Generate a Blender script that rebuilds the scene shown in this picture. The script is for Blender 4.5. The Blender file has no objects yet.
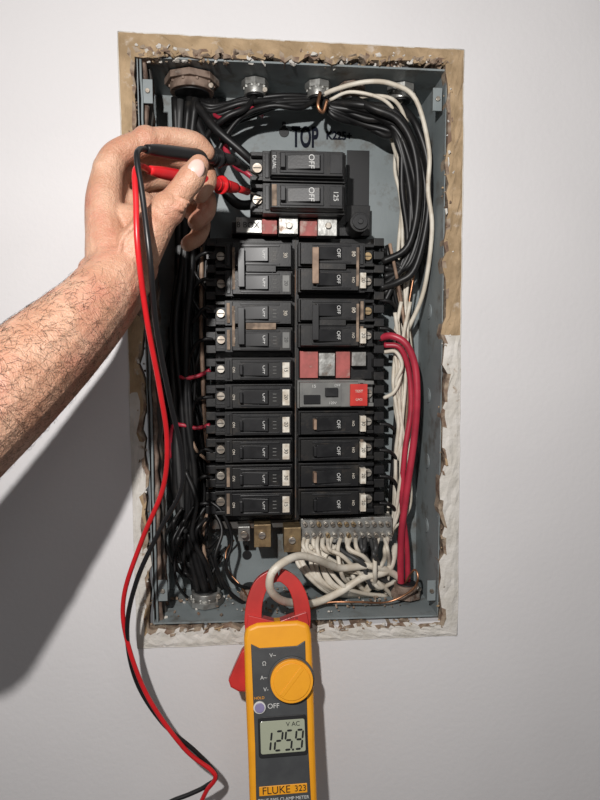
import bpy, bmesh, math, random
from mathutils import Vector, Matrix, Quaternion
from mathutils.bvhtree import BVHTree
R = random.Random(7)
sc = bpy.context.scene
try:
    sc.view_settings.view_transform = 'Standard'
except Exception: pass

# ------------------------------------------------------------ camera
FPX = 600.0; D = 0.66
yaw = math.radians(5.0); pit = math.radians(5.0)
FW = Vector((math.sin(yaw)*math.cos(pit), math.cos(yaw)*math.cos(pit), -math.sin(pit)))
CEN = Vector((0, 0, 1.5)); CAM = CEN - FW*D
RT = FW.cross(Vector((0, 0, 1))).normalized(); UP = RT.cross(FW).normalized()
cd = bpy.data.cameras.new('camera'); cd.lens = 27; cd.sensor_width = 36; cd.clip_start = .01
co = bpy.data.objects.new('camera', cd); sc.collection.objects.link(co)
co.location = CAM; co.rotation_mode = 'QUATERNION'; co.rotation_quaternion = FW.to_track_quat('-Z', 'Y')
sc.camera = co

def W(px, py, y=0.0):
    """image pixel (px, py) -> world metres along the camera ray, at real depth y behind(+)/before(-) the wall face"""
    r = FW + RT*((px-300)/FPX) + UP*((400-py)/FPX)
    return CAM + r*((y-CAM.y)/r.y)
def S(p):
    return (p-CAM).dot(FW)/FPX

# ------------------------------------------------------------ materials
def mat(name, c1, c2=None, rough=.5, metal=0, scale=30, bump=0, bscale=200, lo=.4, hi=.6, sss=0, c3=None, c3scale=8, c3lo=.55, c3hi=.7, coat=0, spec=.5, bump2=0, b2scale=60, cells=0, cscale=400):
    m = bpy.data.materials.new(name); m.use_nodes = True
    nt = m.node_tree; N = nt.nodes; L = nt.links; b = N['Principled BSDF']
    b.inputs['Roughness'].default_value = rough; b.inputs['Metallic'].default_value = metal
    b.inputs['Coat Weight'].default_value = coat; b.inputs['Specular IOR Level'].default_value = spec
    tc = N.new('ShaderNodeTexCoord')
    if c2 is None: c2 = tuple(v*.85 for v in c1)
    n = N.new('ShaderNodeTexNoise'); n.inputs['Scale'].default_value = scale; n.inputs['Detail'].default_value = 6
    L.new(tc.outputs['Object'], n.inputs['Vector'])
    r = N.new('ShaderNodeValToRGB'); r.color_ramp.elements[0].position = lo; r.color_ramp.elements[1].position = hi
    r.color_ramp.elements[0].color = (*c1, 1); r.color_ramp.elements[1].color = (*c2, 1)
    L.new(n.outputs['Fac'], r.inputs['Fac']); col = r.outputs['Color']
    if c3:
        n3 = N.new('ShaderNodeTexNoise'); n3.inputs['Scale'].default_value = c3scale; n3.inputs['Detail'].default_value = 9
        n3.inputs['Roughness'].default_value = .65
        L.new(tc.outputs['Object'], n3.inputs['Vector'])
        r3 = N.new('ShaderNodeValToRGB'); r3.color_ramp.elements[0].position = c3lo; r3.color_ramp.elements[1].position = c3hi
        L.new(n3.outputs['Fac'], r3.inputs['Fac'])
        mx = N.new('ShaderNodeMixRGB'); L.new(r3.outputs['Color'], mx.inputs['Fac']); L.new(col, mx.inputs['Color1'])
        mx.inputs['Color2'].default_value = (*c3, 1); col = mx.outputs['Color']
    L.new(col, b.inputs['Base Color'])
    prev = None
    if cells:
        vo = N.new('ShaderNodeTexVoronoi'); vo.feature = 'DISTANCE_TO_EDGE'; vo.inputs['Scale'].default_value = cscale
        L.new(tc.outputs['Object'], vo.inputs['Vector'])
        bp = N.new('ShaderNodeBump'); bp.inputs['Strength'].default_value = cells; bp.inputs['Distance'].default_value = .0006
        L.new(vo.outputs['Distance'], bp.inputs['Height']); prev = bp.outputs['Normal']
    for st, s_ in ((bump, bscale), (bump2, b2scale)):
        if not st: continue
        nb = N.new('ShaderNodeTexNoise'); nb.inputs['Scale'].default_value = s_; nb.inputs['Detail'].default_value = 5
        L.new(tc.outputs['Object'], nb.inputs['Vector'])
        bp = N.new('ShaderNodeBump'); bp.inputs['Strength'].default_value = st; bp.inputs['Distance'].default_value = .001
        L.new(nb.outputs['Fac'], bp.inputs['Height'])
        if prev: L.new(prev, bp.inputs['Normal'])
        prev = bp.outputs['Normal']
    if prev: L.new(prev, b.inputs['Normal'])
    if sss:
        b.inputs['Subsurface Weight'].default_value = sss; b.inputs['Subsurface Radius'].default_value = (1, .35, .2)
        b.inputs['Subsurface Scale'].default_value = .004
    return m

M = {}
M['wall'] = mat('wall_paint', (.69,.675,.68), (.66,.645,.65), .7, bump=.3, bscale=160, scale=4)
M['floor'] = mat('floor_concrete', (.32,.3,.28), None, .8, scale=6)
M['tan'] = mat('drywall_paper', (.42,.30,.18), (.30,.21,.12), .9, bump=.9, bscale=300, scale=40, c3=(.52,.44,.36), c3scale=60, c3lo=.58)
M['plast'] = mat('plaster', (.64,.61,.57), (.55,.52,.47), .9, bump=1, bscale=250, scale=50, c3=(.30,.22,.15), c3scale=55, c3lo=.60, c3hi=.68)
M['torn'] = mat('torn_gypsum', (.18,.115,.08), (.34,.27,.20), .95, bump=1, bscale=300, scale=90, c3=(.05,.034,.024), c3scale=60)
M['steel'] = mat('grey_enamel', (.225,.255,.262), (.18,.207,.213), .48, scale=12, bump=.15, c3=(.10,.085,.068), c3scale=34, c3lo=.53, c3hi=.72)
M['steeldark'] = mat('grey_enamel_dirt_shade', (.08,.075,.07), (.045,.04,.035), .7, scale=25, bump=.5, c3=(.13,.07,.04), c3scale=20, c3lo=.5, c3hi=.6)  # dirt and rust tones, with the left wall's shade in the base colour
M['zinc'] = mat('zinc', (.42,.42,.40), (.24,.235,.22), .4, .7, scale=80, bump=.3, c3=(.16,.11,.08), c3scale=60, c3lo=.58)
M['rust'] = mat('rusty_zinc', (.26,.19,.15), (.09,.055,.04), .8, .2, scale=60, bump=.9, c3=(.36,.33,.29), c3scale=50)
M['screw'] = mat('screw_metal', (.45,.42,.37), (.26,.22,.18), .42, .7, scale=100, c3=(.10,.07,.05), c3scale=150, c3lo=.55)
M['brass'] = mat('brass', (.36,.26,.14), (.20,.14,.08), .45, .7, scale=100)
M['blk'] = mat('black_bakelite', (.009,.009,.010), (.016,.0155,.015), .42, scale=50, bump=.1, bscale=500, c3=(.055,.045,.036), c3scale=55, c3lo=.56, c3hi=.8, spec=.35)
M['blk2'] = mat('black_handle', (.013,.013,.014), (.024,.024,.025), .32, scale=50, spec=.4)
M['dust'] = mat('dusty_label', (.30,.22,.16), (.13,.095,.07), .8, scale=120)
M['stk'] = mat('paper_sticker', (.70,.66,.58), (.50,.44,.36), .8, scale=150)
M['gry'] = mat('grey_plastic', (.17,.17,.16), (.13,.13,.125), .5, scale=60)
M['redp'] = mat('red_plastic', (.60,.045,.03), (.48,.03,.025), .4, scale=40)
M['pink'] = mat('red_insulator', (.42,.10,.09), (.28,.07,.06), .6, scale=60, c3=(.45,.34,.29), c3scale=60)
M['wb'] = mat('black_insulation', (.007,.007,.0075), (.013,.0125,.0125), .42, scale=60, c3=(.045,.039,.033), c3scale=60, c3lo=.60, c3hi=.82, spec=.35)
M['ww'] = mat('white_insulation', (.68,.63,.54), (.55,.49,.40), .5, scale=60, c3=(.27,.20,.14), c3scale=80, c3lo=.62, c3hi=.77)
M['wt'] = mat('tan_insulation', (.34,.23,.16), (.18,.115,.08), .6, scale=60)
M['wg'] = mat('grey_insulation', (.045,.045,.045), None, .5)
M['wr'] = mat('red_insulation', (.44,.03,.055), (.32,.02,.04), .4, scale=40)
M['cu'] = mat('copper', (.55,.28,.16), (.28,.14,.08), .4, .9, scale=90)
M['leadr'] = mat('red_silicone', (.60,.015,.02), None, .35)
M['leadb'] = mat('black_silicone', (.010,.010,.011), None, .38)
M['yel'] = mat('yellow_rubber', (.82,.35,.010), (.78,.325,.01), .45, scale=40, bump=.05)
M['mred'] = mat('clamp_red', (.50,.025,.02), (.40,.02,.016), .35, scale=40)
M['mgry'] = mat('meter_grey', (.055,.058,.06), (.045,.047,.05), .5, scale=60, bump=.1, bscale=800)
M['lcd'] = mat('lcd_glass', (.36,.38,.29), (.34,.36,.27), .15, scale=5)
M['ink'] = mat('ink_black', (.008,.008,.009), None, .5)
M['inkn'] = mat('ink_navy', (.004,.006,.014), None, .6, spec=.1)
M['inkw'] = mat('ink_white', (.62,.62,.6), None, .5)
M['purp'] = mat('button_violet', (.25,.22,.38), None, .4)
M['skin'] = mat('skin', (.53,.315,.215), (.45,.235,.15), .48, scale=40, bump=.7, bscale=420, sss=.1, c3=(.47,.185,.13), c3scale=22, c3lo=.48, c3hi=.72, spec=.45, bump2=1, b2scale=120, cells=.8, cscale=520)
M['nail'] = mat('nail', (.62,.40,.34), (.64,.46,.41), .28, scale=60, coat=.3)
M['hair'] = mat('arm_hair', (.04,.023,.015), None, .6)

# ------------------------------------------------------------ builders
def catmull(pts, n=6):
    P = [Vector(p) for p in pts]
    if len(P) < 3: return P
    Q = [P[0]*2-P[1]] + P + [P[-1]*2-P[-2]]; out = []
    for i in range(1, len(Q)-2):
        a, b, c, d = Q[i-1:i+3]
        for k in range(n):
            t = k/n
            out.append(.5*((2*b)+(c-a)*t+(2*a-5*b+4*c-d)*t*t+(3*b-a-3*c+d)*t**3))
    out.append(P[-1]); return out

class G:
    def __init__(s): s.bm = bmesh.new(); s.m = []
    def mi(s, k):
        if k not in s.m: s.m.append(k)
        return s.m.index(k)
    def _fin(s, faces, k, smooth=False):
        i = s.mi(k)
        for f in faces: f.material_index = i; f.smooth = smooth
    def box(s, x0, x1, y0, y1, z0, z1, k, T=None, taper=0):
        if x0 > x1: x0, x1 = x1, x0
        if y0 > y1: y0, y1 = y1, y0
        if z0 > z1: z0, z1 = z1, z0
        v = []
        for x in (x0, x1):
            for y in (y0, y1):
                for z in (z0, z1):
                    xx, zz = x, z
                    if taper and y == y0:
                        xx += taper if x == x0 else -taper; zz += taper if z == z0 else -taper
                    p = Vector((xx, y, zz))
                    if T: p = T @ p
                    v.append(s.bm.verts.new(p))
        fs = [s.bm.faces.new([v[i] for i in q]) for q in ((0,1,3,2),(4,6,7,5),(0,4,5,1),(2,3,7,6),(0,2,6,4),(1,5,7,3))]
        s._fin(fs, k)
    def cyl(s, c, ax, r, h, k, seg=24, r2=None, smooth=True):
        q = Vector((0,0,1)).rotation_difference(Vector(ax).normalized())
        T = Matrix.Translation(Vector(c)) @ q.to_matrix().to_4x4()
        g = bmesh.ops.create_cone(s.bm, cap_ends=True, segments=seg, radius1=r, radius2=r if r2 is None else r2, depth=h, matrix=T)
        fs = set(f for v in g['verts'] for f in v.link_faces)
        i = s.mi(k)
        for f in fs: f.material_index = i; f.smooth = smooth and len(f.verts) == 4
    def sph(s, c, r, k, sc_=(1,1,1), q=None, seg=16):
        T = Matrix.Translation(Vector(c))
        if q: T = T @ q.to_matrix().to_4x4()
        T = T @ Matrix.Diagonal((*sc_, 1))
        g = bmesh.ops.create_uvsphere(s.bm, u_segments=seg, v_segments=seg//2+2, radius=r, matrix=T)
        s._fin(set(f for v in g['verts'] for f in v.link_faces), k, True)
    def chunk(s, c, r, k):
        q = Quaternion((R.random(), R.random(), R.random(), R.random())).normalized()
        T = Matrix.Translation(Vector(c)) @ q.to_matrix().to_4x4() @ Matrix.Diagonal((R.uniform(.6,1.3), R.uniform(.4,1), R.uniform(.5,1.2), 1))
        g = bmesh.ops.create_icosphere(s.bm, subdivisions=1, radius=r, matrix=T)
        for v in g['verts']: v.co += Vector((R.uniform(-1,1), R.uniform(-1,1), R.uniform(-1,1)))*r*.25
        s._fin(set(f for v in g['verts'] for f in v.link_faces), k, False)
    def tube(s, pts, r, k, seg=10, n=6, flat=None):
        P = catmull(pts, n)
        if isinstance(r, (list, tuple)):
            rr = []; 
            for i in range(len(r)-1):
                for j in range(n): rr.append(r[i]+(r[i+1]-r[i])*j/n)
            rr.append(r[-1])
            if len(P) != len(rr): rr = [r[0]+(r[-1]-r[0])*i/(len(P)-1) for i in range(len(P))]
        else: rr = [r]*len(P)
        t = (P[1]-P[0]).normalized()
        u = t.cross(Vector((0,1,0)));
        if u.length < .05: u = t.cross(Vector((1,0,0)))
        u.normalize(); rings = []
        for i, p in enumerate(P):
            t2 = (P[min(i+1, len(P)-1)]-P[max(i-1, 0)])
            if t2.length < 1e-9: t2 = t
            t2 = t2.normalized(); u = t.rotation_difference(t2) @ u; t = t2
            u = (u - t*u.dot(t)).normalized(); w = t.cross(u)
            rings.append([s.bm.verts.new(p+(u*math.cos(a)+w*math.sin(a))*rr[i]) for a in [2*math.pi*j/seg for j in range(seg)]])
        fs = []
        for a, b in zip(rings, rings[1:]):
            for j in range(seg): fs.append(s.bm.faces.new((a[j], a[(j+1)%seg], b[(j+1)%seg], b[j])))
        s._fin(fs, k, True)
        s._fin([s.bm.faces.new(rings[0][::-1]), s.bm.faces.new(rings[-1])], k)
    def prism(s, pts, y0, y1, k, T=None):
        a = [Vector((p[0], y0, p[1])) for p in pts]; b = [Vector((p[0], y1, p[1])) for p in pts]
        if T: a = [T@p for p in a]; b = [T@p for p in b]
        a = [s.bm.verts.new(p) for p in a]; b = [s.bm.verts.new(p) for p in b]; n = len(a)
        fs = [s.bm.faces.new(a), s.bm.faces.new(b[::-1])]
        for i in range(n): fs.append(s.bm.faces.new((a[i], b[i], b[(i+1)%n], a[(i+1)%n])))
        s._fin(fs, k)
    def done(s, name, parent=None, bevel=0, seg=2):
        bmesh.ops.recalc_face_normals(s.bm, faces=s.bm.faces)
        me = bpy.data.meshes.new(name); s.bm.to_mesh(me); s.bm.free()
        for k in s.m: me.materials.append(M[k])
        o = bpy.data.objects.new(name, me); sc.collection.objects.link(o)
        if parent: o.parent = parent
        if bevel:
            b = o.modifiers.new('bevel', 'BEVEL'); b.width = bevel; b.segments = seg; b.limit_method = 'ANGLE'; b.angle_limit = math.radians(50)
        return o
def empty(name, loc=(0,0,0)):
    e = bpy.data.objects.new(name, None); sc.collection.objects.link(e); e.location = loc; e.empty_display_size = .02; return e
def text(name, s, p, size, k, parent, rot=0, shear=0, bold=0):
    c = bpy.data.curves.new(name, 'FONT'); c.body = s; c.size = size; c.align_x = 'CENTER'; c.align_y = 'CENTER'; c.extrude = .00012; c.shear = shear; c.offset = bold
    c.materials.append(M[k]); o = bpy.data.objects.new(name, c); sc.collection.objects.link(o)
    o.parent = parent; o.location = p; o.rotation_euler = (math.pi/2, rot, 0); return o

# ------------------------------------------------------------ wall, floor
OT = [W(118,32), W(464,50), W(457,635), W(138,648)]
IN = [W(137,56), W(447,70), W(438,616), W(154,624)]
hx0 = min(IN[0].x, IN[3].x)-.010; hx1 = max(IN[1].x, IN[2].x)+.006
hz1 = max(IN[0].z, IN[1].z)+.010; hz0 = min(IN[2].z, IN[3].z)-.006
g = G()
for a in ((-2.2, hx0, 0, 2.6), (hx1, 2.2, 0, 2.6), (hx0, hx1, 0, hz0), (hx0, hx1, hz1, 2.6)):
    g.box(a[0], a[1], 0, .0127, a[2], a[3], 'wall')
g.done('wall_back')
g = G(); g.box(-2.2, 2.2, -3, .0127, -.05, 0, 'floor'); g.done('floor')

def ring(name, outer, inner, y0, y1, kfun, jo, ji, n=60):
    g = G(); po = []; pi_ = []
    for i in range(4):
        for j in range(n):
            t = j/n
            o = outer[i].lerp(outer[(i+1)%4], t); q = inner[i].lerp(inner[(i+1)%4], t)
            o = o + Vector((R.uniform(-1,1), 0, R.uniform(-1,1)))*jo
            q = q + Vector((R.uniform(-1,1), 0, R.uniform(-1,1)))*ji
            q = q + (q-o).normalized()*(.002*math.sin(j*.7+i)+.0015*math.sin(j*1.9))
            po.append((o, i, t)); pi_.append(q)
    L = len(po); K = 5; rows = []
    for m in range(L):
        o = po[m][0]; q = pi_[m]; r = []
        for k in range(K+1):
            p = o.lerp(q, k/K); p.y = y0 + (R.uniform(-.0010, .0006) if 0 < k < K else (.0006 if k == 0 else .0004))
            if 0 < k < K: p += Vector((R.uniform(-1,1),0,R.uniform(-1,1)))*.0012
            r.append(p)
        e = q.copy(); e.y = y1; r.append(e)
        rows.append([g.bm.verts.new(v) for v in r])
    for m in range(L):
        a = rows[m]; b = rows[(m+1)%L]
        kk = kfun(po[m][1], po[m][2])
        for k in range(K+1):
            mk = 'torn' if k == K or (k == K-1 and R.random() < .45) or (po[m][1] == 0 and k == K-2 and R.random() < .3) else kk
            if po[m][1] == 3 and k >= K-2 and math.sin(m*.5) > -.1: mk = 'torn' if R.random() < .6 else 'tan'
            g._fin([g.bm.faces.new((a[k], a[k+1], b[k+1], b[k]))], mk, False)
    return g.done(name)
def kf(side, t):
    if side == 0: return 'tan'
    if side == 1: return 'tan' if t < .46 else 'plast'
    if side == 2: return 'plast'
    return 'plast' if t < .42 else 'tan'
IN2 = [W(134,55), W(448,64), W(440,622), W(150,628)]
ring('trim_1', OT, IN2, -.0012, .014, kf, .0004, .0022)
g = G()
for i in range(4):
    a, b = OT[i], OT[(i+1)%4]
    pts = [a.lerp(b, j/30)+Vector((R.uniform(-.0005,.0005), 0, R.uniform(-.0005,.0005))) for j in range(31)]
    g.tube(pts, .0009, 'plast', 6, 1)
for i in range(4):
    for j in range((190, 90, 100, 110)[i]):
        t = R.random(); q = IN2[i].lerp(IN2[(i+1)%4], t); o = OT[i].lerp(OT[(i+1)%4], t); u = R.random()**2*.6-.08
        p = q.lerp(o, u); p.y = R.uniform(-.002, .003) if u > 0 else R.uniform(.002,.01)
        g.chunk(p, R.uniform(.0010,.0042 if i == 0 else .0028 if i == 2 else .0022), R.choice(['torn','torn','tan','plast'] if i != 2 else ['torn','torn','plast','tan']))
# curled slivers of torn facing paper
for i in range(46):
    sd = R.choice((0,0,1,2,2,3)); t = R.random(); q = IN2[sd].lerp(IN2[(sd+1)%4], t); o = OT[sd].lerp(OT[(sd+1)%4], t)
    al = (IN2[(sd+1)%4]-IN2[sd]).normalized(); p = q.lerp(o, R.uniform(-.1,.3)); ln = R.uniform(.004,.012); wd = R.uniform(.0012,.003); nn = (o-q).normalized()
    v = [g.bm.verts.new(p + al*a_ + nn*b_ + Vector((0,-.0012-c_,0))) for a_, b_, c_ in ((0,0,0),(ln,wd*.3,R.uniform(0,.002)),(ln*.8,wd*1.2,R.uniform(.001,.004)),(ln*.1,wd,.001))]
    g._fin([g.bm.faces.new(v)], R.choice(['tan','plast','torn']))
g.done('trim_2')

# ------------------------------------------------------------ panel box
panel = empty('electrical_panel', CEN)
def PP(o):
    o.parent = panel; o.location = Vector(o.location) - CEN; return o
DB = .095
bx = [Vector((p.x, 0, p.z)) for p in IN]
g = G()
c = [Vector((p.x, .003, p.z)) for p in bx]; cb = [Vector((p.x, DB, p.z)) for p in bx]
ctr = sum(c, Vector())/4
def quad(pts, k):
    g._fin([g.bm.faces.new([g.bm.verts.new(p) for p in pts])], k)
for i in range(4):
    j = (i+1)%4
    k = 'steeldark' if i == 3 else 'steel'  # left wall: brown dirt, plus its shade darkened into the colour
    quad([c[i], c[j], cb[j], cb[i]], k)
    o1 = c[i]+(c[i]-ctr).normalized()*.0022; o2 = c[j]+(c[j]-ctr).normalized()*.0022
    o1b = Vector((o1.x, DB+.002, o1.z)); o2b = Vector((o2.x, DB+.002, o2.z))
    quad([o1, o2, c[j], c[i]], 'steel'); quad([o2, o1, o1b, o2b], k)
quad(cb, 'steel')
sh = g.done('box_shell'); PP(sh)
x0, x1 = bx[3].x, bx[2].x; zt = min(bx[0].z, bx[1].z); zb = max(bx[2].z, bx[3].z)
g = G()
for (px, py) in ((148,92),(437,100),(431,590),(163,590)):
    p = W(px, py, .006); g.box(p.x-.005, p.x+.005, .004, .006, p.z-.012, p.z+.012, 'steel'); g.cyl((p.x, .003, p.z), (0,1,0), .0024, .003, 'screw', 14)
for (px, py) in ((284,132),(247,555),(235,120),(370,555)):
    p = W(px, py, DB-.001); g.cyl(p, (0,1,0), .006, .0012, 'ink', 20); g.box(p.x-.002, p.x+.002, DB-.0016, DB-.0004, p.z, p.z+.012, 'ink')
for z in (1.34, 1.42, 1.50, 1.60, 1.68):
    xr = bx[1].x + (bx[2].x-bx[1].x)*(bx[1].z-z)/(bx[1].z-bx[2].z)
    g.cyl((xr-.0004, .05, z), (1,0,0), .009, .0012, 'steel', 24); g.cyl((xr-.0008, .05, z), (1,0,0), .006, .001, 'steel', 24)
for off, yy, kk in ((.004,.012,'rust'),(.006,.030,'steeldark'),(.005,.050,'rust')):
    pts = []
    for i in range(40):
        b_ = bx[0].lerp(bx[3], i/39); pts.append(Vector((b_.x+off+(.0018 if i%2 else 0)+R.uniform(0,.001), yy+R.uniform(-.002,.002), b_.z)))
    g.tube(pts, .0028, kk, 6, 2)
pts = [bx[0].lerp(bx[3], i/30)+Vector((.002+R.uniform(0,.0015), .004, 0)) for i in range(31)]
g.tube(pts, .0014, 'steel', 6, 1)
PP(g.done('box_fittings', None, .0003))
t1 = text('stamp_top', 'TOP', W(305,138,DB-.0012), .033, 'inkn', panel, bold=.0011); t1.location -= CEN; t1.scale = (.50,1.0,1)
t1 = text('stamp_rating', 'K225+', W(339,136,DB-.0012), .0130, 'inkn', panel, bold=.0004); t1.location -= CEN; t1.scale = (.9,1,1)
g = G()
for i in range(170):
    xx = R.uniform(x0+.01, x1-.01); r = R.uniform(.0008, .003)
    g.chunk((xx, R.uniform(.01, .09), zb+R.uniform(.0005,.003)), r, R.choice(['torn','plast','torn','dust']))
PP(g.done('plaster_debris'))

# ------------------------------------------------------------ interior chassis
g = G()
def bpx(px0, py0, px1, py1, ya, yb, k, ins=0):
    a = W(px0, py0, ya); b = W(px1, py1, ya)
    g.box(a.x, b.x, ya, yb, b.z, a.z, k)
bpx(214,238,294,520,.060,DB,'blk'); bpx(298,238,376,520,.060,DB,'blk')
bpx(292,236,299,520,.050,DB,'blk'); bpx(294.8,238,296.2,518,.0495,.052,'steeldark')
bpx(250,152,346,236,.06,DB,'blk'); bpx(232,222,350,236,.055,DB,'blk')
bpx(347,150,369,206,DB-.001,DB,'ink'); bpx(346,205,370,236,.075,DB,'blk')  # first box: flat dark patch painting the shade of an open hollow
bpx(236,217,262,233,.040,.05,'zinc'); bpx(262,219,277,234,.036,.05,'pink'); bpx(300,219,317,236,.036,.05,'pink')
bpx(279,216,298,234,.030,.05,'zinc'); bpx(318,217,337,236,.030,.05,'zinc')
for px in (289,328):
    p = W(px,226,.030); g.cyl((p.x,.028,p.z),(0,1,0),.0035,.004,'screw',16)
bpx(297,349,374,379,.055,.07,'blk')
bpx(300,351,318,378,.045,.06,'pink'); bpx(336,351,350,378,.045,.06,'pink'); bpx(319,353,335,376,.040,.06,'zinc'); bpx(352,352,366,366,.040,.06,'zinc')
p = W(360,222,.02); g.cyl((p.x,.05,p.z),(0,1,0),.011,.06,'blk',28); g.cyl((p.x,.019,p.z),(0,1,0),.0085,.004,'blk2',24); g.cyl((p.x,.0165,p.z),(0,1,0),.003,.003,'ink',12)
for i in range(21):
    py = 238+i*13.4
    bpx(206,py,216,py+8,.040,.075,'blk'); bpx(374,py,384,py+8,.040,.075,'blk')
bpx(212,520,300,527,.06,.075,'steeldark')
bpx(254,525,271,547,.035,.06,'brass'); bpx(284,528,301,552,.035,.06,'brass'); bpx(238,527,250,541,.045,.06,'zinc')
for px, py in ((262,535),(292,540),(244,534)):
    p = W(px,py,.034); g.cyl((p.x,.033,p.z),(0,1,0),.0042,.004,'screw',20); g.box(p.x-.0035,p.x+.0035,.0306,.032,p.z-.0006,p.z+.0006,'ink')
PP(g.done('bus_chassis', None, .0006))
q = text('chassis_mark', '8 BOX', W(248,225,.0392), .009, 'ink', panel); q.location -= CEN

# ------------------------------------------------------------ breakers
def breaker(px0, py0, px1, py1, side, poles=1, yf=.022, gfci=False, main=False, name='circuit_breaker', on=False):
    a = W(px0, py0, yf); b = W(px1, py1, yf)
    X0, X1, Z1, Z0 = a.x, b.x, a.z, b.z
    e = empty(name, ((X0+X1)/2, yf, (Z0+Z1)/2)); L = e.location.copy()
    X = (lambda u: X0+(X1-X0)*u) if side == 'L' else (lambda u: X1+(X0-X1)*u)
    g = G(); H = (Z1-Z0)/poles; gap = .0009; texts = []
    for i in range(poles):
        z0 = Z0+H*i+gap; z1 = Z0+H*(i+1)-gap; h = z1-z0; zc = (z0+z1)/2
        body = 'gry' if gfci else 'blk'
        g.box(X(.13), X(1), yf+.008, .062, z0, z1, body)
        g.box(X(.22), X(.985), yf, yf+.0082, z0+h*.04, z1-h*.04, body, taper=.0008)
        g.box(X(.0), X(.15), yf+.020, .062, z0+h*.08, z1-h*.08, body)
        for q_ in (.04, .84):
            g.box(X(.01), X(.14), yf+.009, yf+.021, z0+h*q_, z0+h*(q_+.13), body)
        sx = X(.075); g.cyl((sx, yf+.018, zc), (0,1,0), h*.17, .006, 'screw' if (i+int(px0))%3 else 'brass', 16)
        g.box(sx-h*.14, sx+h*.14, yf+.0146, yf+.0154, zc-.0005, zc+.0005, 'ink')
        g.box(X(.155), X(.195), yf+.0055, yf+.009, z0+h*.1, z1-h*.1, 'dust' if R.random() < .5 else 'blk2')
        if gfci:
            g.box(X(.45), X(.95), yf-.0006, yf+.001, z0+h*.08, z1-h*.08, 'gry')
            g.box(X(.12), X(.34), yf-.0035, yf+.001, z0+h*.1, z1-h*.12, 'redp')
            g.box(X(.72), X(.93), yf-.003, yf+.001, z0+h*.18, z1-h*.5, 'blk2')
            g.box(X(.5), X(.66), yf-.005, yf+.001, z0+h*.45, z0+h*.75, 'blk2')
            texts += [('TEST', X(.23), zc+h*.12, .0042, 'stk', yf-.0038, 0), ('GFCI', X(.23), zc-h*.18, .0036, 'stk', yf-.0038, 0),
                      ('120V', X(.56), z0+h*.2, .0042, 'inkw', yf-.001, 0), ('15', X(.8), z1-h*.2, .005, 'inkw', yf-.001, 0), ('OFF', X(.5), z1-h*.17, .004, 'inkw', yf-.001, 0)]
            continue
        if main:
            g.box(X(.20), X(.97), yf-.006, yf+.004, z0+h*.06, z1-h*.06, 'blk', taper=.0015)
            g.box(X(.30), X(.76), yf-.0075, yf-.004, z0+h*.16, z1-h*.16, 'blk2', taper=.0005)
            T = Matrix.Translation(Vector((X(.55), yf-.007, zc))) @ Matrix.Rotation(math.radians(-10), 4, 'Z')
            g.box(-(X1-X0)*.17, (X1-X0)*.17, -.004, .003, -h*.24, h*.24, 'blk', T=T, taper=.0005)
            g.box(X(.33)-.003, X(.33)+.003, yf-.016, yf-.004, zc-h*.25, zc+h*.25, 'blk2', taper=.0006)
            g.box(X(.22), X(.27), yf-.0068, yf-.005, z0+h*.15, z1-h*.15, 'dust' if i == 0 else 'blk2')
            g.box(X(.82), X(.95), yf-.0068, yf-.005, z0+h*.18, z1-h*.18, 'blk2')
            texts.append(('OFF', X(.62), zc, .0085, 'inkw', yf-.0128, math.radians(90)))
            if i == 0: texts.append(('125', X(.88), zc, .0075, 'inkw', yf-.0072, math.radians(90)))
            else: texts.append(('DUAL', X(.245), zc, .0055, 'inkw', yf-.0072, math.radians(90)))
            continue
        u0, u1 = (.36, .80)
        g.box(X(u0-.03), X(u1+.03), yf-.0012, yf+.001, z0+h*.12, z0+h*.19, 'blk2'); g.box(X(u0-.03), X(u1+.03), yf-.0012, yf+.001, z1-h*.19, z1-h*.12, 'blk2')
        um = .52 if side == 'L' else .62
        T = Matrix.Translation(Vector((X(um), yf, zc))) @ Matrix.Rotation(math.radians(-10 if side == 'L' else 10), 4, 'Z')
        g.box(-(X1-X0)*.17, (X1-X0)*.17, -.0034, .004, -h*.27, h*.27, 'blk2', T=T, taper=.0004)
        lv = .34 if side == 'L' else .80
        g.box(X(lv)-.0022, X(lv)+.0022, yf-.0085, yf+.003, zc-h*.22, zc+h*.22, 'blk2' if R.random() < .5 or side == 'L' else 'wt', taper=.0006)
        texts.append(('OFF', X(.63 if side == 'L' else .50), zc, .0056, 'inkw', yf-.0052, math.radians(90)))
        texts.append(('ON' if side == 'L' else 'NO', X(.245 if side=='L' else .30), zc, .004, 'stk', yf-.0004, math.radians(90)))
        if poles == 1 or i == 0:
            zz0 = zc-h*.34; zz1 = zc+h*.30
            if side == 'L': ux = X(.91); g.box(ux-.0040, ux+.0040, yf-.0006, yf+.0005, zz0, zz1, 'stk' if R.random() < .7 else 'gry')
            else: 
                ux = X(.17); g.box(ux-.0033, ux+.0033, yf-.0006, yf+.0085, zz0, zz1, 'stk')
            texts.append((R.choice(['20','15','30','20']), ux, zc, .0060, 'ink', yf-.0010, math.radians(90)))
        else:
            texts.append(('30', X(.90) if side=='L' else X(.3), zc, .006, 'stk', yf-.0008, math.radians(90)))
        for s_ in range(3):
            g.box(X(.74), X(.79), yf-.0003, yf+.0004, z0+h*(.32+.14*s_), z0+h*(.35+.14*s_), 'gry')
    if poles == 2 and not main:
        lv = .34 if side == 'L' else .80
        zc = (Z0+Z1)/2
        g.box(X(lv)-.0035, X(lv)+.0035, yf-.0105, yf-.007, zc-H*.68, zc+H*.68, 'wt' if side == 'R' and py0 < 260 else 'blk2')
        g.box(X(.225), X(.26), yf-.0006, yf+.001, Z0+H*.25, Z1-H*.25, 'dust')
        g.box(X(.40), X(.78), yf-.0030, yf+.001, zc-H*.12, zc+H*.12, 'dust' if side == 'L' and py0 > 290 else 'blk')
    o = g.done('body', e, .0005); o.location = -L
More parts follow.
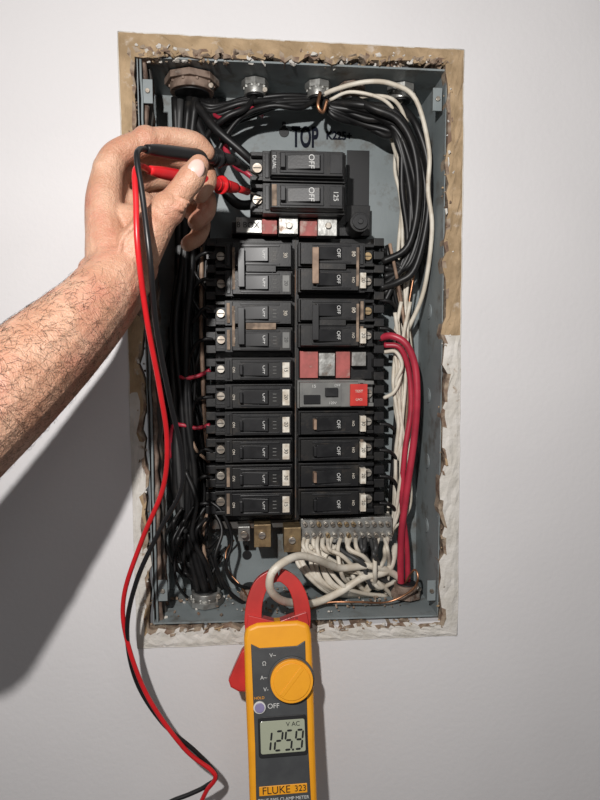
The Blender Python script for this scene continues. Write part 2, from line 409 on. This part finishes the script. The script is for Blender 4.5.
    for s_, x, z, sz, k, y, r_ in texts:
        t = text('marking', s_, (x, y, z), sz, k, e, r_); t.location -= L
    return e
breaker(250,147,346,214,'L',2,.006,main=True,name='main_circuit_breaker')
breaker(214,240,293,297,'L',2); breaker(214,299,293,353,'L',2)
for a_, b_ in ((357,382),(384,410),(412,437),(439,464),(466,490),(492,517)): breaker(214,a_,293,b_,'L',1)
breaker(299,240,376,293,'R',2); breaker(299,297,376,348,'R',2)
breaker(298,380,376,409,'R',1,.018,gfci=True,name='gfci_circuit_breaker')
for a_, b_ in ((411,436),(438,462),(464,488),(490,516)): breaker(299,a_,376,b_,'R',1)

# ------------------------------------------------------------ neutral bar
g = G()
a = W(301,519,.045); b = W(392,541,.045)
g.box(a.x, b.x, .045, .062, b.z, a.z, 'zinc'); g.box(a.x+.01, b.x-.01, .060, DB, b.z+.004, a.z-.004, 'gry')
for i in range(13):
    for j in range(2):
        p = W(305+i*6.9+(j*2), 524+j*11, .044)
        g.cyl((p.x,.043,p.z),(0,1,0),.0029,.005,'screw' if R.random()<.7 else 'brass',14)
        T = Matrix.Translation(Vector((p.x,.0402,p.z))) @ Matrix.Rotation(R.uniform(0,3),4,'Y')
        g.box(-.0023,.0023,-.0003,.0006,-.0005,.0005,'ink',T=T)
nb = g.done('neutral_bus_bar', None, .0004)

# ------------------------------------------------------------ cable connectors
def connector(px, py, rad, k='zinc', top=True, yd=.045):
    p = W(px, py, yd); zz = zt if top else zb; sg = -1 if top else 1
    e = empty('cable_connector', (p.x, yd, zz)); g = G()
    g.cyl((0,0,sg*.004),(0,0,1),rad*1.25,.007,k,8,smooth=False)
    g.cyl((0,0,sg*.011),(0,0,1),rad,.010,k,28)
    for i in range(10):
        an = i*math.pi/5; g.box(math.cos(an)*rad-.0015, math.cos(an)*rad+.0015, math.sin(an)*rad-.0015, math.sin(an)*rad+.0015, sg*.006-.004, sg*.006+.005, k)
    g.cyl((0,0,sg*.0165),(0,0,1),rad*.8,.002,'ink',24)
    g.cyl((rad*.9,-rad*.5,sg*.012),(0,1,0),.003,.006,'screw',12)
    g.done('body', e, .0006)
connector(192,84,.024,'rust'); connector(255,84,.012); connector(318,84,.012); connector(352,86,.012,'rust'); connector(401,98,.013)
connector(206,600,.017,'zinc',False,.05); connector(406,598,.015,'rust',False,.05); connector(250,590,.01,'rust',False,.06)

# ------------------------------------------------------------ wiring
def wp(lst): return [W(*p) for p in lst]
def bundle(g, path, n, spread, r, ks, jit=.6, ydj=.012):
    for i in range(n):
        ox = R.uniform(-spread, spread); oy = R.uniform(-ydj, ydj); k = ks[i % len(ks)]
        rr = r*R.uniform(.8, 1.2)
        g.tube([W(p[0]+ox+R.uniform(-1,1)*spread*jit, p[1]+R.uniform(-1,1)*spread*jit*.6, min(p[2]+oy, DB-.004)) for p in path], rr, k, 8, 5)
g = G()
bundle(g, [(186,100,.05),(186,170,.055),(185,250,.055),(181,330,.055),(180,410,.055),(186,480,.055),(192,540,.055),(202,596,.055)], 9, 9, .0040, ['wb','wb','wb','wg'], .6)
bundle(g, [(196,220,.065),(192,270,.07),(190,330,.07),(188,380,.07),(192,430,.07),(196,490,.07),(200,540,.065),(208,590,.06)], 7, 9, .0026, ['wb','wb','wb','wt'], .9)
bundle(g, [(172,330,.07),(170,400,.07),(176,470,.065),(186,530,.06),(204,592,.055)], 5, 7, .0024, ['wb'], .9)
for i, py in enumerate([253,281,311,339,370,397,425,452,478,505]):
    if i in (4, 6): continue
    g.tube(wp([(213,py,.042),(204,py+R.uniform(-3,1),.040),(195,py+R.uniform(3,9),.045),(188+R.uniform(-6,4),py+28+R.uniform(-6,6),.055),(186,py+60,.062)]), .0023, 'wb', 8)
    if R.random() < .6: g.tube(wp([(207,py+8,.045),(196,py-4+R.uniform(-3,3),.042),(190,py-24,.05),(194,py-50,.06)]), .0018, R.choice(['wb','wt','wb']), 8)
for i in range(14):
    cx = 200+R.uniform(-20,16); cy = 545+R.uniform(-24,24); r1 = R.uniform(12,28)
    g.tube([W(cx+math.cos(t)*r1*.8, cy+math.sin(t)*r1*1.3, .035+.01*math.sin(t*1.3)+R.uniform(0,.02)) for t in [R.uniform(0,1)+j*.75 for j in range(6)]], R.uniform(.0016,.0028), 'wb', 8)
g.tube(wp([(210,505,.05),(222,530,.04),(215,560,.03),(228,590,.04),(246,605,.05)]), .0024, 'wb')
g.tube(wp([(185,470,.035),(196,500,.03),(192,535,.028),(206,565,.03),(214,590,.04)]), .003, 'wb')
g.tube(wp([(208,500,.04),(222,512,.035),(232,540,.035),(226,566,.03),(236,584,.04),(262,590,.06)]), .002, 'wb')
for i in range(7):
    o = i*3.2; q = lambda: R.uniform(-4,4)
    g.tube(wp([(318+o*.3,100,.05),(334+q(),101+o*.7+q()*.5,.045),(362+q(),106+o+q(),.03+i*.004),(392-o*.3+q(),113+o+q(),.03+i*.003),(416-o+q(),140+q(),.035),(424-o+q(),190,.04),(420-o*.7+q(),240,.045),(406-o*.3,268,.05),(384,250+i*9,.05)]), .0038*R.uniform(.85,1.15), 'wb', 10)
g.tube(wp([(401,106,.045),(416,125,.03),(428,165,.03),(427,220,.035),(415,268,.04),(398,282,.045),(380,288,.045)]), .0042, 'wb', 10)
g.tube(wp([(352,98,.04),(372,108,.025),(398,120,.022),(414,150,.024),(418,200,.03),(408,246,.036),(382,262,.042)]), .0042, 'wb', 10)
for i in range(8):
    q = lambda: R.uniform(-5,5)
    g.tube(wp([(196+i*3,100,.05),(215+q(),106+i*3,.045),(245+q(),98+i*3.4+q()*.6,.035+R.uniform(0,.02)),(280+q(),95+i*1.8+q()*.6,.045),(318,97+i,.05)]), .0028*R.uniform(.8,1.2), R.choice(['wb','wb','wb','wg']), 10)
g.tube(wp([(255,96,.045),(246,108,.03),(225,118,.03),(205,140,.045),(196,190,.055)]), .0034, 'wb', 10)
g.tube(wp([(318,98,.045),(300,108,.03),(270,106,.028),(238,120,.04),(215,160,.05),(205,220,.055)]), .0030, 'wb', 10)
g.tube(wp([(196,104,.04),(215,128,.03),(240,150,.03),(255,164,.035)]), .0048, 'wb', 12)
g.tube(wp([(190,106,.05),(205,140,.045),(222,185,.04),(238,204,.036),(258,204,.035)]), .0055, 'wb', 12)
bundle(g, [(385,246,.05),(396,300,.06),(400,350,.065),(398,420,.07),(396,500,.07)], 5, 6, .0024, ['wb','wt'], .9)
for py in (300,328,424,450,476,503):
    g.tube(wp([(379,py,.045),(390,py+2,.045),(397,py+12,.055),(399,py+40,.06)]), .0024, 'wb', 8)
g.done('black_wire_bundle')

g = G()
g.tube(wp([(318,98,.045),(334,90,.03),(365,82,.018),(392,84,.016),(416,100,.018),(429,150,.025),(428,190,.028),(432,230,.03),(424,290,.045),(408,330,.06)]), .0026, 'ww', 10)
g.tube(wp([(352,100,.045),(370,96,.03),(395,101,.03),(408,130,.04),(417,190,.05),(410,260,.06),(404,320,.065)]), .0022, 'ww', 10)
g.tube(wp([(401,104,.045),(407,120,.04),(398,150,.06),(402,200,.07),(398,260,.07),(404,320,.065)]), .0022, 'ww', 10)
g.tube(wp([(330,100,.04),(350,92,.03),(380,98,.024),(394,112,.03),(390,130,.05),(397,160,.07)]), .0020, 'ww', 10)
bundle(g, [(398,140,.075),(402,170,.075),(404,200,.075),(404,260,.075),(402,310,.07),(404,360,.07),(402,420,.07),(398,480,.072),(392,530,.07)], 10, 6, .0021, ['ww','ww','wt','ww'], .6, .008)
for i in range(6):
    a0 = R.uniform(300,350); st = R.uniform(38,60); x_ = 394+i*2.4; pts = []
    y_ = a0
    while y_ < 525:
        pts.append((x_+R.uniform(-5,5), y_, .05+R.uniform(-.006,.012))); y_ += st*R.uniform(.7,1.3)
    pts.append((392+R.uniform(-6,4), 535, .06)); g.tube(wp(pts), .0023, 'ww', 8)
g.tube(wp([(384,352,.045),(396,352,.036),(402,366,.036),(396,384,.04),(402,410,.05)]), .0023, 'ww', 8)
g.tube(wp([(384,398,.045),(394,392,.038),(400,378,.04),(404,350,.05)]), .0023, 'ww', 8)
for i in range(19):
    x = 304+i*4.7
    ex = R.uniform(335,402); ey = R.uniform(576,602); q = lambda a=9: R.uniform(-a,a)
    g.tube(wp([(x,536,.05),(x+q(4),549,.040-.016*R.random()),(x+(ex-x)*.3+q(),564+q(),.018+R.uniform(0,.035)),(x+(ex-x)*.7+q(),580+q(8),.030+R.uniform(0,.03)),(ex,ey,.065)]), .0026*R.uniform(.85,1.15), 'ww' if R.random()<.85 else 'wg', 8)
for i in range(8):
    x = 306+i*4.5; g.tube(wp([(x,545,.045),(x-8+R.uniform(-6,3),560,.034),(x+2+R.uniform(-4,4),578+i,.026),(x+24,593,.040),(x+50,596,.06)]), .0026, 'ww', 8)
g.done('white_wire_bundle')

g = G()
g.tube(wp([(404,600,.07),(399,578,.055),(372,566,.035),(340,568,.018),(318,560,-.012),(300,556,-.030),(284,562,-.048),(272,573,-.054),(270,588,-.052),(279,599,-.036),(294,603,-.010),(314,603,.012),(340,592,.026),(362,578,.032),(388,570,.046),(396,545,.07)]), .0043, 'ww', 14, 8)
g.done('neutral_feeder_wire')
g = G()
g.tube(wp([(380,338,.045),(392,336,.035),(406,344,.03),(415,366,.03),(417,400,.03),(414,440,.035),(407,490,.04),(401,540,.045),(401,598,.05)]), .0042, 'wr', 12)
g.tube(wp([(384,345,.045),(400,348,.04),(409,372,.042),(411,410,.042),(405,450,.042),(402,500,.046),(407,550,.05),(408,598,.055)]), .0034, 'wr', 12)
g.tube(wp([(210,370,.042),(198,376,.045),(184,378,.042),(177,372,.05),(176,350,.07)]), .0024, 'wr', 8)
g.tube(wp([(210,425,.042),(196,428,.045),(182,425,.042),(172,428,.05),(170,460,.07)]), .0024, 'wr', 8)
g.tube(wp([(210,112,.05),(222,118,.035),(238,110,.03),(252,108,.035),(262,116,.06)]), .0022, 'wr', 8)
g.tube(wp([(256,180,.03),(246,172,.03),(236,166,.04),(226,150,.05),(214,110,.06)]), .0036, 'wr', 8)
g.done('red_wire_bundle')
g = G()
g.tube(wp([(306,612,.03),(325,603,.02),(355,602,.015),(388,602,.02),(412,590,.015),(418,578,.01),(414,570,.02),(404,585,.05)]), .0013, 'cu', 8)
g.tube(wp([(425,180,.05),(418,250,.05),(408,310,.05),(402,370,.055),(404,440,.06)]), .0012, 'cu', 8)
g.tube(wp([(320,92,.03),(318,106,.028),(323,112,.03),(327,100,.03)]), .0020, 'cu', 8)
g.tube(wp([(250,600,.05),(240,585,.05),(228,570,.06),(226,552,.07),(234,540,.07)]), .0012, 'cu', 8)
g.done('bare_ground_wire')

# ------------------------------------------------------------ clamp meter
o_ = W(277, 623, -.046)
meter = empty('clamp_meter', o_)
meter.rotation_euler = (math.radians(-15), math.radians(-1.2), 0)
meter.scale = (1, 1, .95)
ms = S(o_)*.945
def rrect(x0, x1, z0, z1, r, n=5):
    out = []
    for cx, cz, a0 in ((x1-r,z1-r,0),(x0+r,z1-r,90),(x0+r,z0+r,180),(x1-r,z0+r,270)):
        for i in range(n+1):
            a = math.radians(a0+90*i/n); out.append((cx+r*math.cos(a), cz+r*math.sin(a)))
    return out
g = G()
hw = 35*ms
out = [(-hw*.93, 0), (-hw*1.0, -12*ms), (-hw*1.0, -60*ms), (-hw*.97, -120*ms), (-hw*.95, -200*ms), (-hw*.8, -222*ms), (hw*.8, -222*ms), (hw*.95, -200*ms), (hw*.97, -120*ms), (hw*1.0, -60*ms), (hw*1.0, -12*ms), (hw*.93, 0), (hw*.6, 4*ms), (-hw*.6, 4*ms)]
g.prism(out, -.014, .014, 'yel')
g.done('holster', meter, .005, 4)
g = G()
face = [(-hw*.80,-17*ms),(-hw*.55,-22*ms),(hw*.55,-22*ms),(hw*.80,-17*ms),(hw*.76,-120*ms),(hw*.78,-200*ms),(-hw*.78,-200*ms),(-hw*.76,-120*ms)]
g.prism(face, -.0152, -.01, 'mgry')
g.done('face_plate', meter, .0008)
g = G()
g.prism(rrect(-hw*.66, hw*.74, -131*ms, -91*ms, .003), -.0162, -.014, 'ink'); g.prism(rrect(-hw*.60, hw*.68, -127*ms, -95*ms, .002), -.0168, -.0155, 'lcd')
kx, kz = 12*ms, -55*ms
g.cyl((kx,-.0165,kz),(0,1,0),23.5*ms,.004,'mgry',48)
g.cyl((kx,-.0205,kz),(0,1,0),21.5*ms,.009,'yel',48)
g.cyl((kx,-.0255,kz),(0,1,0),18.5*ms,.002,'yel',48)
T = Matrix.Translation(Vector((kx,0,kz))) @ Matrix.Rotation(math.radians(40),4,'Y')
g.box(-.0022,.0022,-.0270,-.026,-17*ms,17*ms,'yel',T=T)
g.cyl((-21*ms,-.016,-81*ms),(0,1,0),6.2*ms,.003,'inkw',24); g.cyl((-21*ms,-.0172,-81*ms),(0,1,0),4.9*ms,.003,'purp',24)
g.prism([(-hw*.68,-158*ms),(hw*.68,-158*ms),(hw*.68,-167*ms),(-hw*.68,-167*ms)], -.0158, -.015, 'yel')
g.done('controls', meter, .0005)
g = G()
left_arc = [(-24,-6),(-25,8),(-22,26),(-15,40),(-4,47),(3,48)]
right_arc = [(25,-6),(27,8),(25,24),(19,38),(10,46),(4,48)]
def hook(arc, kk, wo, wi):
    pts = catmull([Vector((x*ms,0,z*ms*1.08)) for x, z in arc], 6); ctr_ = Vector((1*ms, 0, 16*ms))
    rows = []
    for i, p in enumerate(pts):
        t = (pts[min(i+1,len(pts)-1)]-pts[max(i-1,0)]).normalized(); nrm = Vector((t.z,0,-t.x))
        if nrm.dot(p-ctr_) < 0: nrm = -nrm
        w = wo + (wi-wo)*i/(len(pts)-1)
        a_ = p+nrm*w; b_ = p-nrm*w
        rows.append([g.bm.verts.new(Vector((a_.x, -.008, a_.z))), g.bm.verts.new(Vector((b_.x, -.008, b_.z))), g.bm.verts.new(Vector((b_.x, .008, b_.z))), g.bm.verts.new(Vector((a_.x, .008, a_.z)))])
    fs = []
    for a_, b_ in zip(rows, rows[1:]):
        for j in range(4): fs.append(g.bm.faces.new((a_[j], a_[(j+1)%4], b_[(j+1)%4], b_[j])))
    fs += [g.bm.faces.new(rows[0]), g.bm.faces.new(rows[-1][::-1])]
    g._fin(fs, kk, False)
hook(left_arc, 'mred', 9.5*ms, 6.5*ms); hook(right_arc, 'mred', 9*ms, 6.5*ms)
g.prism([(-32*ms,0),(-30*ms,12*ms),(-16*ms,8*ms),(0,3*ms),(16*ms,8*ms),(31*ms,12*ms),(33*ms,0),(30*ms,-8*ms),(-30*ms,-8*ms)], -.011, .011, 'mred')
g.done('jaws', meter, .002, 3)
g = G()
g.prism([(-34*ms,-22*ms),(-38*ms,-26*ms),(-46*ms,-42*ms),(-52*ms,-55*ms),(-50*ms,-62*ms),(-42*ms,-67*ms),(-33*ms,-68*ms),(-28*ms,-50*ms)], -.007, .009, 'mred')
g.done('trigger', meter, .002, 3)
SEG = {'1':'bc','2':'abged','5':'afgcd','9':'abcfgd'}
g = G(); dh = 18.5*ms; dw = 6.6*ms; th = 1.9*ms
def digit(ch, x, z):
    sl = .13
    def bar(x0_, z0_, x1_, z1_, horiz):
        q = th*.5
        if horiz: pts = [(x0_+q*.6,z0_),(x0_+q*1.6,z0_+q),(x1_-q*1.6,z0_+q),(x1_-q*.6,z0_),(x1_-q*1.6,z0_-q),(x0_+q*1.6,z0_-q)]
        else: pts = [(x0_,z0_+q*.6),(x0_+q,z0_+q*1.6),(x0_+q,z1_-q*1.6),(x0_,z1_-q*.6),(x0_-q,z1_-q*1.6),(x0_-q,z0_+q*1.6)]
        g.prism([(x+a_+(b_)*sl, z+b_) for a_, b_ in pts], -.0172, -.0166, 'ink')
    D_ = {'a':(0,dh,dw,dh,1),'g':(0,dh/2,dw,dh/2,1),'d':(0,0,dw,0,1),'f':(0,dh/2,0,dh,0),'b':(dw,dh/2,dw,dh,0),'e':(0,0,0,dh/2,0),'c':(dw,0,dw,dh/2,0)}
    for s_ in SEG[ch]: bar(*D_[s_])
zb_ = -124*ms
for ch, xx in zip('1259', (-18.5,-7.5,2.5,13)): digit(ch, xx*ms, zb_)
g.cyl((11.0*ms,-.0169,zb_-.0003),(0,1,0),1.1*ms,.0006,'ink',10)
g.done('lcd_digits', meter)
for s_, x, z, sz, k, y in (('V AC', 12,-99.5,5,'ink',-.0169),('OFF',-7,-81,5.5,'inkw',-.0154),('FLUKE',-7,-162.5,8,'ink',-.0160),('323',17,-162.5,6.5,'ink',-.0160),
                           ('TRUE RMS CLAMP METER',0,-171.5,3.6,'inkw',-.0154),('V~',-6,-30,4.5,'inkw',-.0154),('\u03a9',-15,-38,4.5,'inkw',-.0154),('A~',-16,-52,4.5,'inkw',-.0154),('V-',-14,-64,4.5,'inkw',-.0154),('HOLD',-21,-72,3,'yel',-.0154),('CAT III',16,6,3,'ink',-.0112)):
    text('marking', s_, (x*ms, y, z*ms), sz*ms*1.25, k, meter)

# ------------------------------------------------------------ test probes and leads
def probe(name, a, b, tip, k, lead, rl=.0021, flange=.8):
    e = empty(name, W(*a)); L = e.location.copy(); g = G()
    A, B, C = W(*a), W(*b), W(*tip); d = (B-A)
    g.tube([A, A.lerp(B,.1), A.lerp(B,.25), A.lerp(B,.6), A.lerp(B,.9), B], [.0034,.0048,.0054,.0058,.0058,.0048], k, 16, 3)
    q = d.normalized()
    for t in (.74,.80,.86): g.cyl(A.lerp(B,t), q, .0064, .0014, k, 20)
    g.cyl(A.lerp(B,flange), q, .0085, .003, k, 24)
    g.tube([B, B.lerp(C,.45)], .0036, k, 14, 1)
    g.tube([B.lerp(C,.4), C], .0011, 'screw', 10, 1)
    o = g.done('probe_handle', e); o.location = -L
    g = G(); g.tube(wp(lead), rl, k, 12, 10); o = g.done('test_lead', e); o.location = -L
probe('black_test_probe', (146,149,-.160), (232,160,-.072), (258,176,.012), 'leadb',
 [(146,149,-.160),(139,150,-.172),(137,160,-.180),(143,200,-.185),(150,260,-.19),(157,330,-.165),(170,400,-.13),(181,450,-.11),(181,490,-.10),(160,530,-.09),(137,580,-.08),(127,630,-.07),(136,680,-.06),(162,722,-.06),(196,752,-.06),(216,775,-.06),(206,786,-.06),(190,794,-.06),(170,802,-.06),(150,815,-.06)], .0023)
probe('red_test_probe', (149,170,-.150), (236,188,-.050), (260,196,.012), 'leadr',
 [(149,170,-.150),(141,166,-.168),(135,172,-.180),(136,200,-.188),(138,250,-.192),(147,320,-.17),(160,390,-.14),(167,440,-.12),(163,488,-.105),(142,540,-.09),(124,596,-.075),(127,640,-.068),(148,697,-.064),(184,748,-.064),(211,770,-.066),(215,779,-.066),(207,790,-.064),(200,805,-.06),(196,820,-.06)], .0023)

# ------------------------------------------------------------ hand and forearm (left hand)
arm = empty('hand_and_forearm', W(115,290,-.16)); AL = arm.location.copy()
g = G()
def chain(pts, n=8, seg=18):
    P = [W(p[0],p[1],p[2]) for p in pts]; rs = [p[3]*S(q) for p, q in zip(pts, P)]
    if len(P) < 3:
        P = [P[0], P[0].lerp(P[1],.5), P[1]]; rs = [rs[0], (rs[0]+rs[1])/2, rs[1]]
    g.tube(P, rs, 'skin', seg, n)
    g.sph(P[0], rs[0]*.99, 'skin'); g.sph(P[-1], rs[-1]*.99, 'skin')
chain([(-150,520,-.30,62),(-80,462,-.27,60),(-10,402,-.24,53),(45,352,-.21,45),(90,308,-.185,35),(116,276,-.165,31)])
chain([(-150,535,-.27,58),(-80,478,-.24,56),(0,404,-.215,50),(55,352,-.19,43),(98,308,-.165,35),(124,272,-.14,31)])
chain([(112,276,-.165,26),(106,235,-.152,20),(104,200,-.140,18),(108,170,-.132,15)])
chain([(118,272,-.145,27),(112,230,-.13,23),(111,195,-.115,18),(116,172,-.108,15)])
chain([(128,270,-.13,26),(124,230,-.108,24),(122,200,-.092,18),(126,184,-.084,15)])
chain([(134,268,-.12,24),(136,235,-.092,22),(134,212,-.072,17),(137,200,-.064,14)])
chain([(125,265,-.14,30),(136,235,-.118,30),(138,212,-.105,22)])
chain([(124,272,-.160,23),(138,250,-.160,25),(154,228,-.158,19),(168,209,-.157,14.5),(183,189,-.156,13.2),(192,177,-.155,13.8),(199,165,-.150,10.3)])
chain([(114,222,-.142,17),(132,222,-.142,18),(154,226,-.150,16)])
chain([(108,170,-.132,15.5),(118,154,-.128,14),(146,142,-.120,12.8),(170,139,-.114,11.2),(194,143,-.108,11),(206,152,-.104,9)])
chain([(117,174,-.108,15),(134,160,-.098,13),(166,154,-.088,12),(198,164,-.080,11),(207,180,-.084,10),(200,194,-.096,9)])
chain([(126,188,-.084,14),(146,178,-.072,12),(178,178,-.062,11.5),(203,194,-.058,10.5),(206,211,-.066,9.5),(196,222,-.080,8.5)])
chain([(137,200,-.064,13),(158,198,-.050,11),(184,205,-.042,10),(201,221,-.044,9),(198,236,-.054,8.5),(188,244,-.068,7.5)])
g.sph(W(103,168,-.138), .0085, 'skin', (1,.9,.9)); g.sph(W(146,140,-.121), .0125, 'skin', (1,.95,.95)); g.sph(W(92,270,-.158), .011, 'skin')
g.sph(W(168,209,-.158), .0142, 'skin'); g.sph(W(150,232,-.160), .0165, 'skin')
def vein(l, r=.0018):
    g.tube([W(*p) for p in l], r, 'skin', 8, 6)
vein([(103,262,-.183),(98,235,-.1665),(96,205,-.153),(101,182,-.145)], .0030)
vein([(118,262,-.182),(122,240,-.178),(138,222,-.174),(150,214,-.171)], .0022)
# skin folds over the thumb and index joints
for (ax_, ay_, bx_, by_, yy) in ((175,196,190,203,-.1682),(172,200,187,207,-.1688),(169,204,184,211,-.1692)):
    g.tube([W(ax_,ay_,yy+.003), W((ax_+bx_)/2,(ay_+by_)/2,yy-.0006), W(bx_,by_,yy+.003)], .0014, 'skin', 8, 5)
hnd = g.done('skin_surface', arm); hnd.location = -AL
rm = hnd.modifiers.new('remesh', 'REMESH'); rm.mode = 'VOXEL'; rm.voxel_size = .0010; rm.use_smooth_shade = True
sm = hnd.modifiers.new('smooth', 'SMOOTH'); sm.factor = .5; sm.iterations = 5
dg = bpy.context.evaluated_depsgraph_get(); dg.update()
ev = hnd.evaluated_get(dg); em = ev.to_mesh()
vs = [v.co.copy() for v in em.vertices]; fsx = [tuple(p.vertices) for p in em.polygons]
bv = BVHTree.FromPolygons(vs, fsx)
def hit(px, py):
    d = (W(px,py,0)-CAM).normalized(); l, n, i_, d_ = bv.ray_cast(CAM, d); return l, n
g = G()
l, n = hit(196,169); l2, n2 = hit(187,186)
if l and l2:
    zax = (l-l2).normalized(); nrm = (n*.8+Vector((.1,-.6,.15))).normalized(); nrm = (nrm-zax*nrm.dot(zax)).normalized(); xax = nrm.cross(zax)
    Mq = Matrix((xax, nrm, zax)).transposed()
    g.sph(l-nrm*.0016, .0078, 'nail', (.84,.34,1.12), Mq.to_quaternion(), 20)
    o = g.done('thumb_nail', arm); o.location = -AL
g = G(); axis = (W(116,276,-.165)-W(-10,402,-.24)).normalized(); cnt = 0
polys = em.polygons; npoly = len(polys); wr = W(112,282,-.165)
for tr in range(110000):
    if cnt > 3800: break
    p = polys[R.randrange(npoly)]; cpt = p.center; s_ = (cpt-wr).dot(axis)
    if s_ > -.004 or s_ < -.26: continue
    if p.normal.y > -.05: continue
    dens = min(1, (-s_)/.06)
    if R.random() > dens: continue
    n = p.normal; t = (axis*R.uniform(.2,.9) + Vector((0,0,-1))*R.uniform(.2,1.0) + Vector((R.uniform(-.4,.4),0,R.uniform(-.4,.4)))); t = (t-n*t.dot(n)).normalized()
    ln = R.uniform(.003,.009); a_ = cpt-n*.0003
    g.tube([a_, a_+t*ln*.5+n*.0010, a_+t*ln+n*.0007], .00007, 'hair', 3, 2); cnt += 1
o = g.done('arm_hair', arm); o.location = -AL
ev.to_mesh_clear()

# ------------------------------------------------------------ lights
def area(name, loc, tgt, size, P, col=(1,1,1)):
    l = bpy.data.lights.new(name, 'AREA'); l.shape = 'DISK'; l.size = size; l.energy = P; l.color = col
    o = bpy.data.objects.new(name, l); sc.collection.objects.link(o); o.location = loc
    o.rotation_mode = 'QUATERNION'; o.rotation_quaternion = (Vector(tgt)-Vector(loc)).to_track_quat('-Z','Y')
area('headlamp_light', (-.19,-.80,1.82), (.10,0,1.46), .022, 8.4, (1,.972,.945))
area('fill_light', (.5,-1.8,2.3), (.1,0,1.4), .7, 2.2, (1,.98,.96))  # broad soft fill, added to lift the wall; no actual room lamp
w = bpy.data.worlds.new('world'); sc.world = w; w.use_nodes = True
w.node_tree.nodes['Background'].inputs[0].default_value = (.93,.92,.94,1); w.node_tree.nodes['Background'].inputs[1].default_value = .12
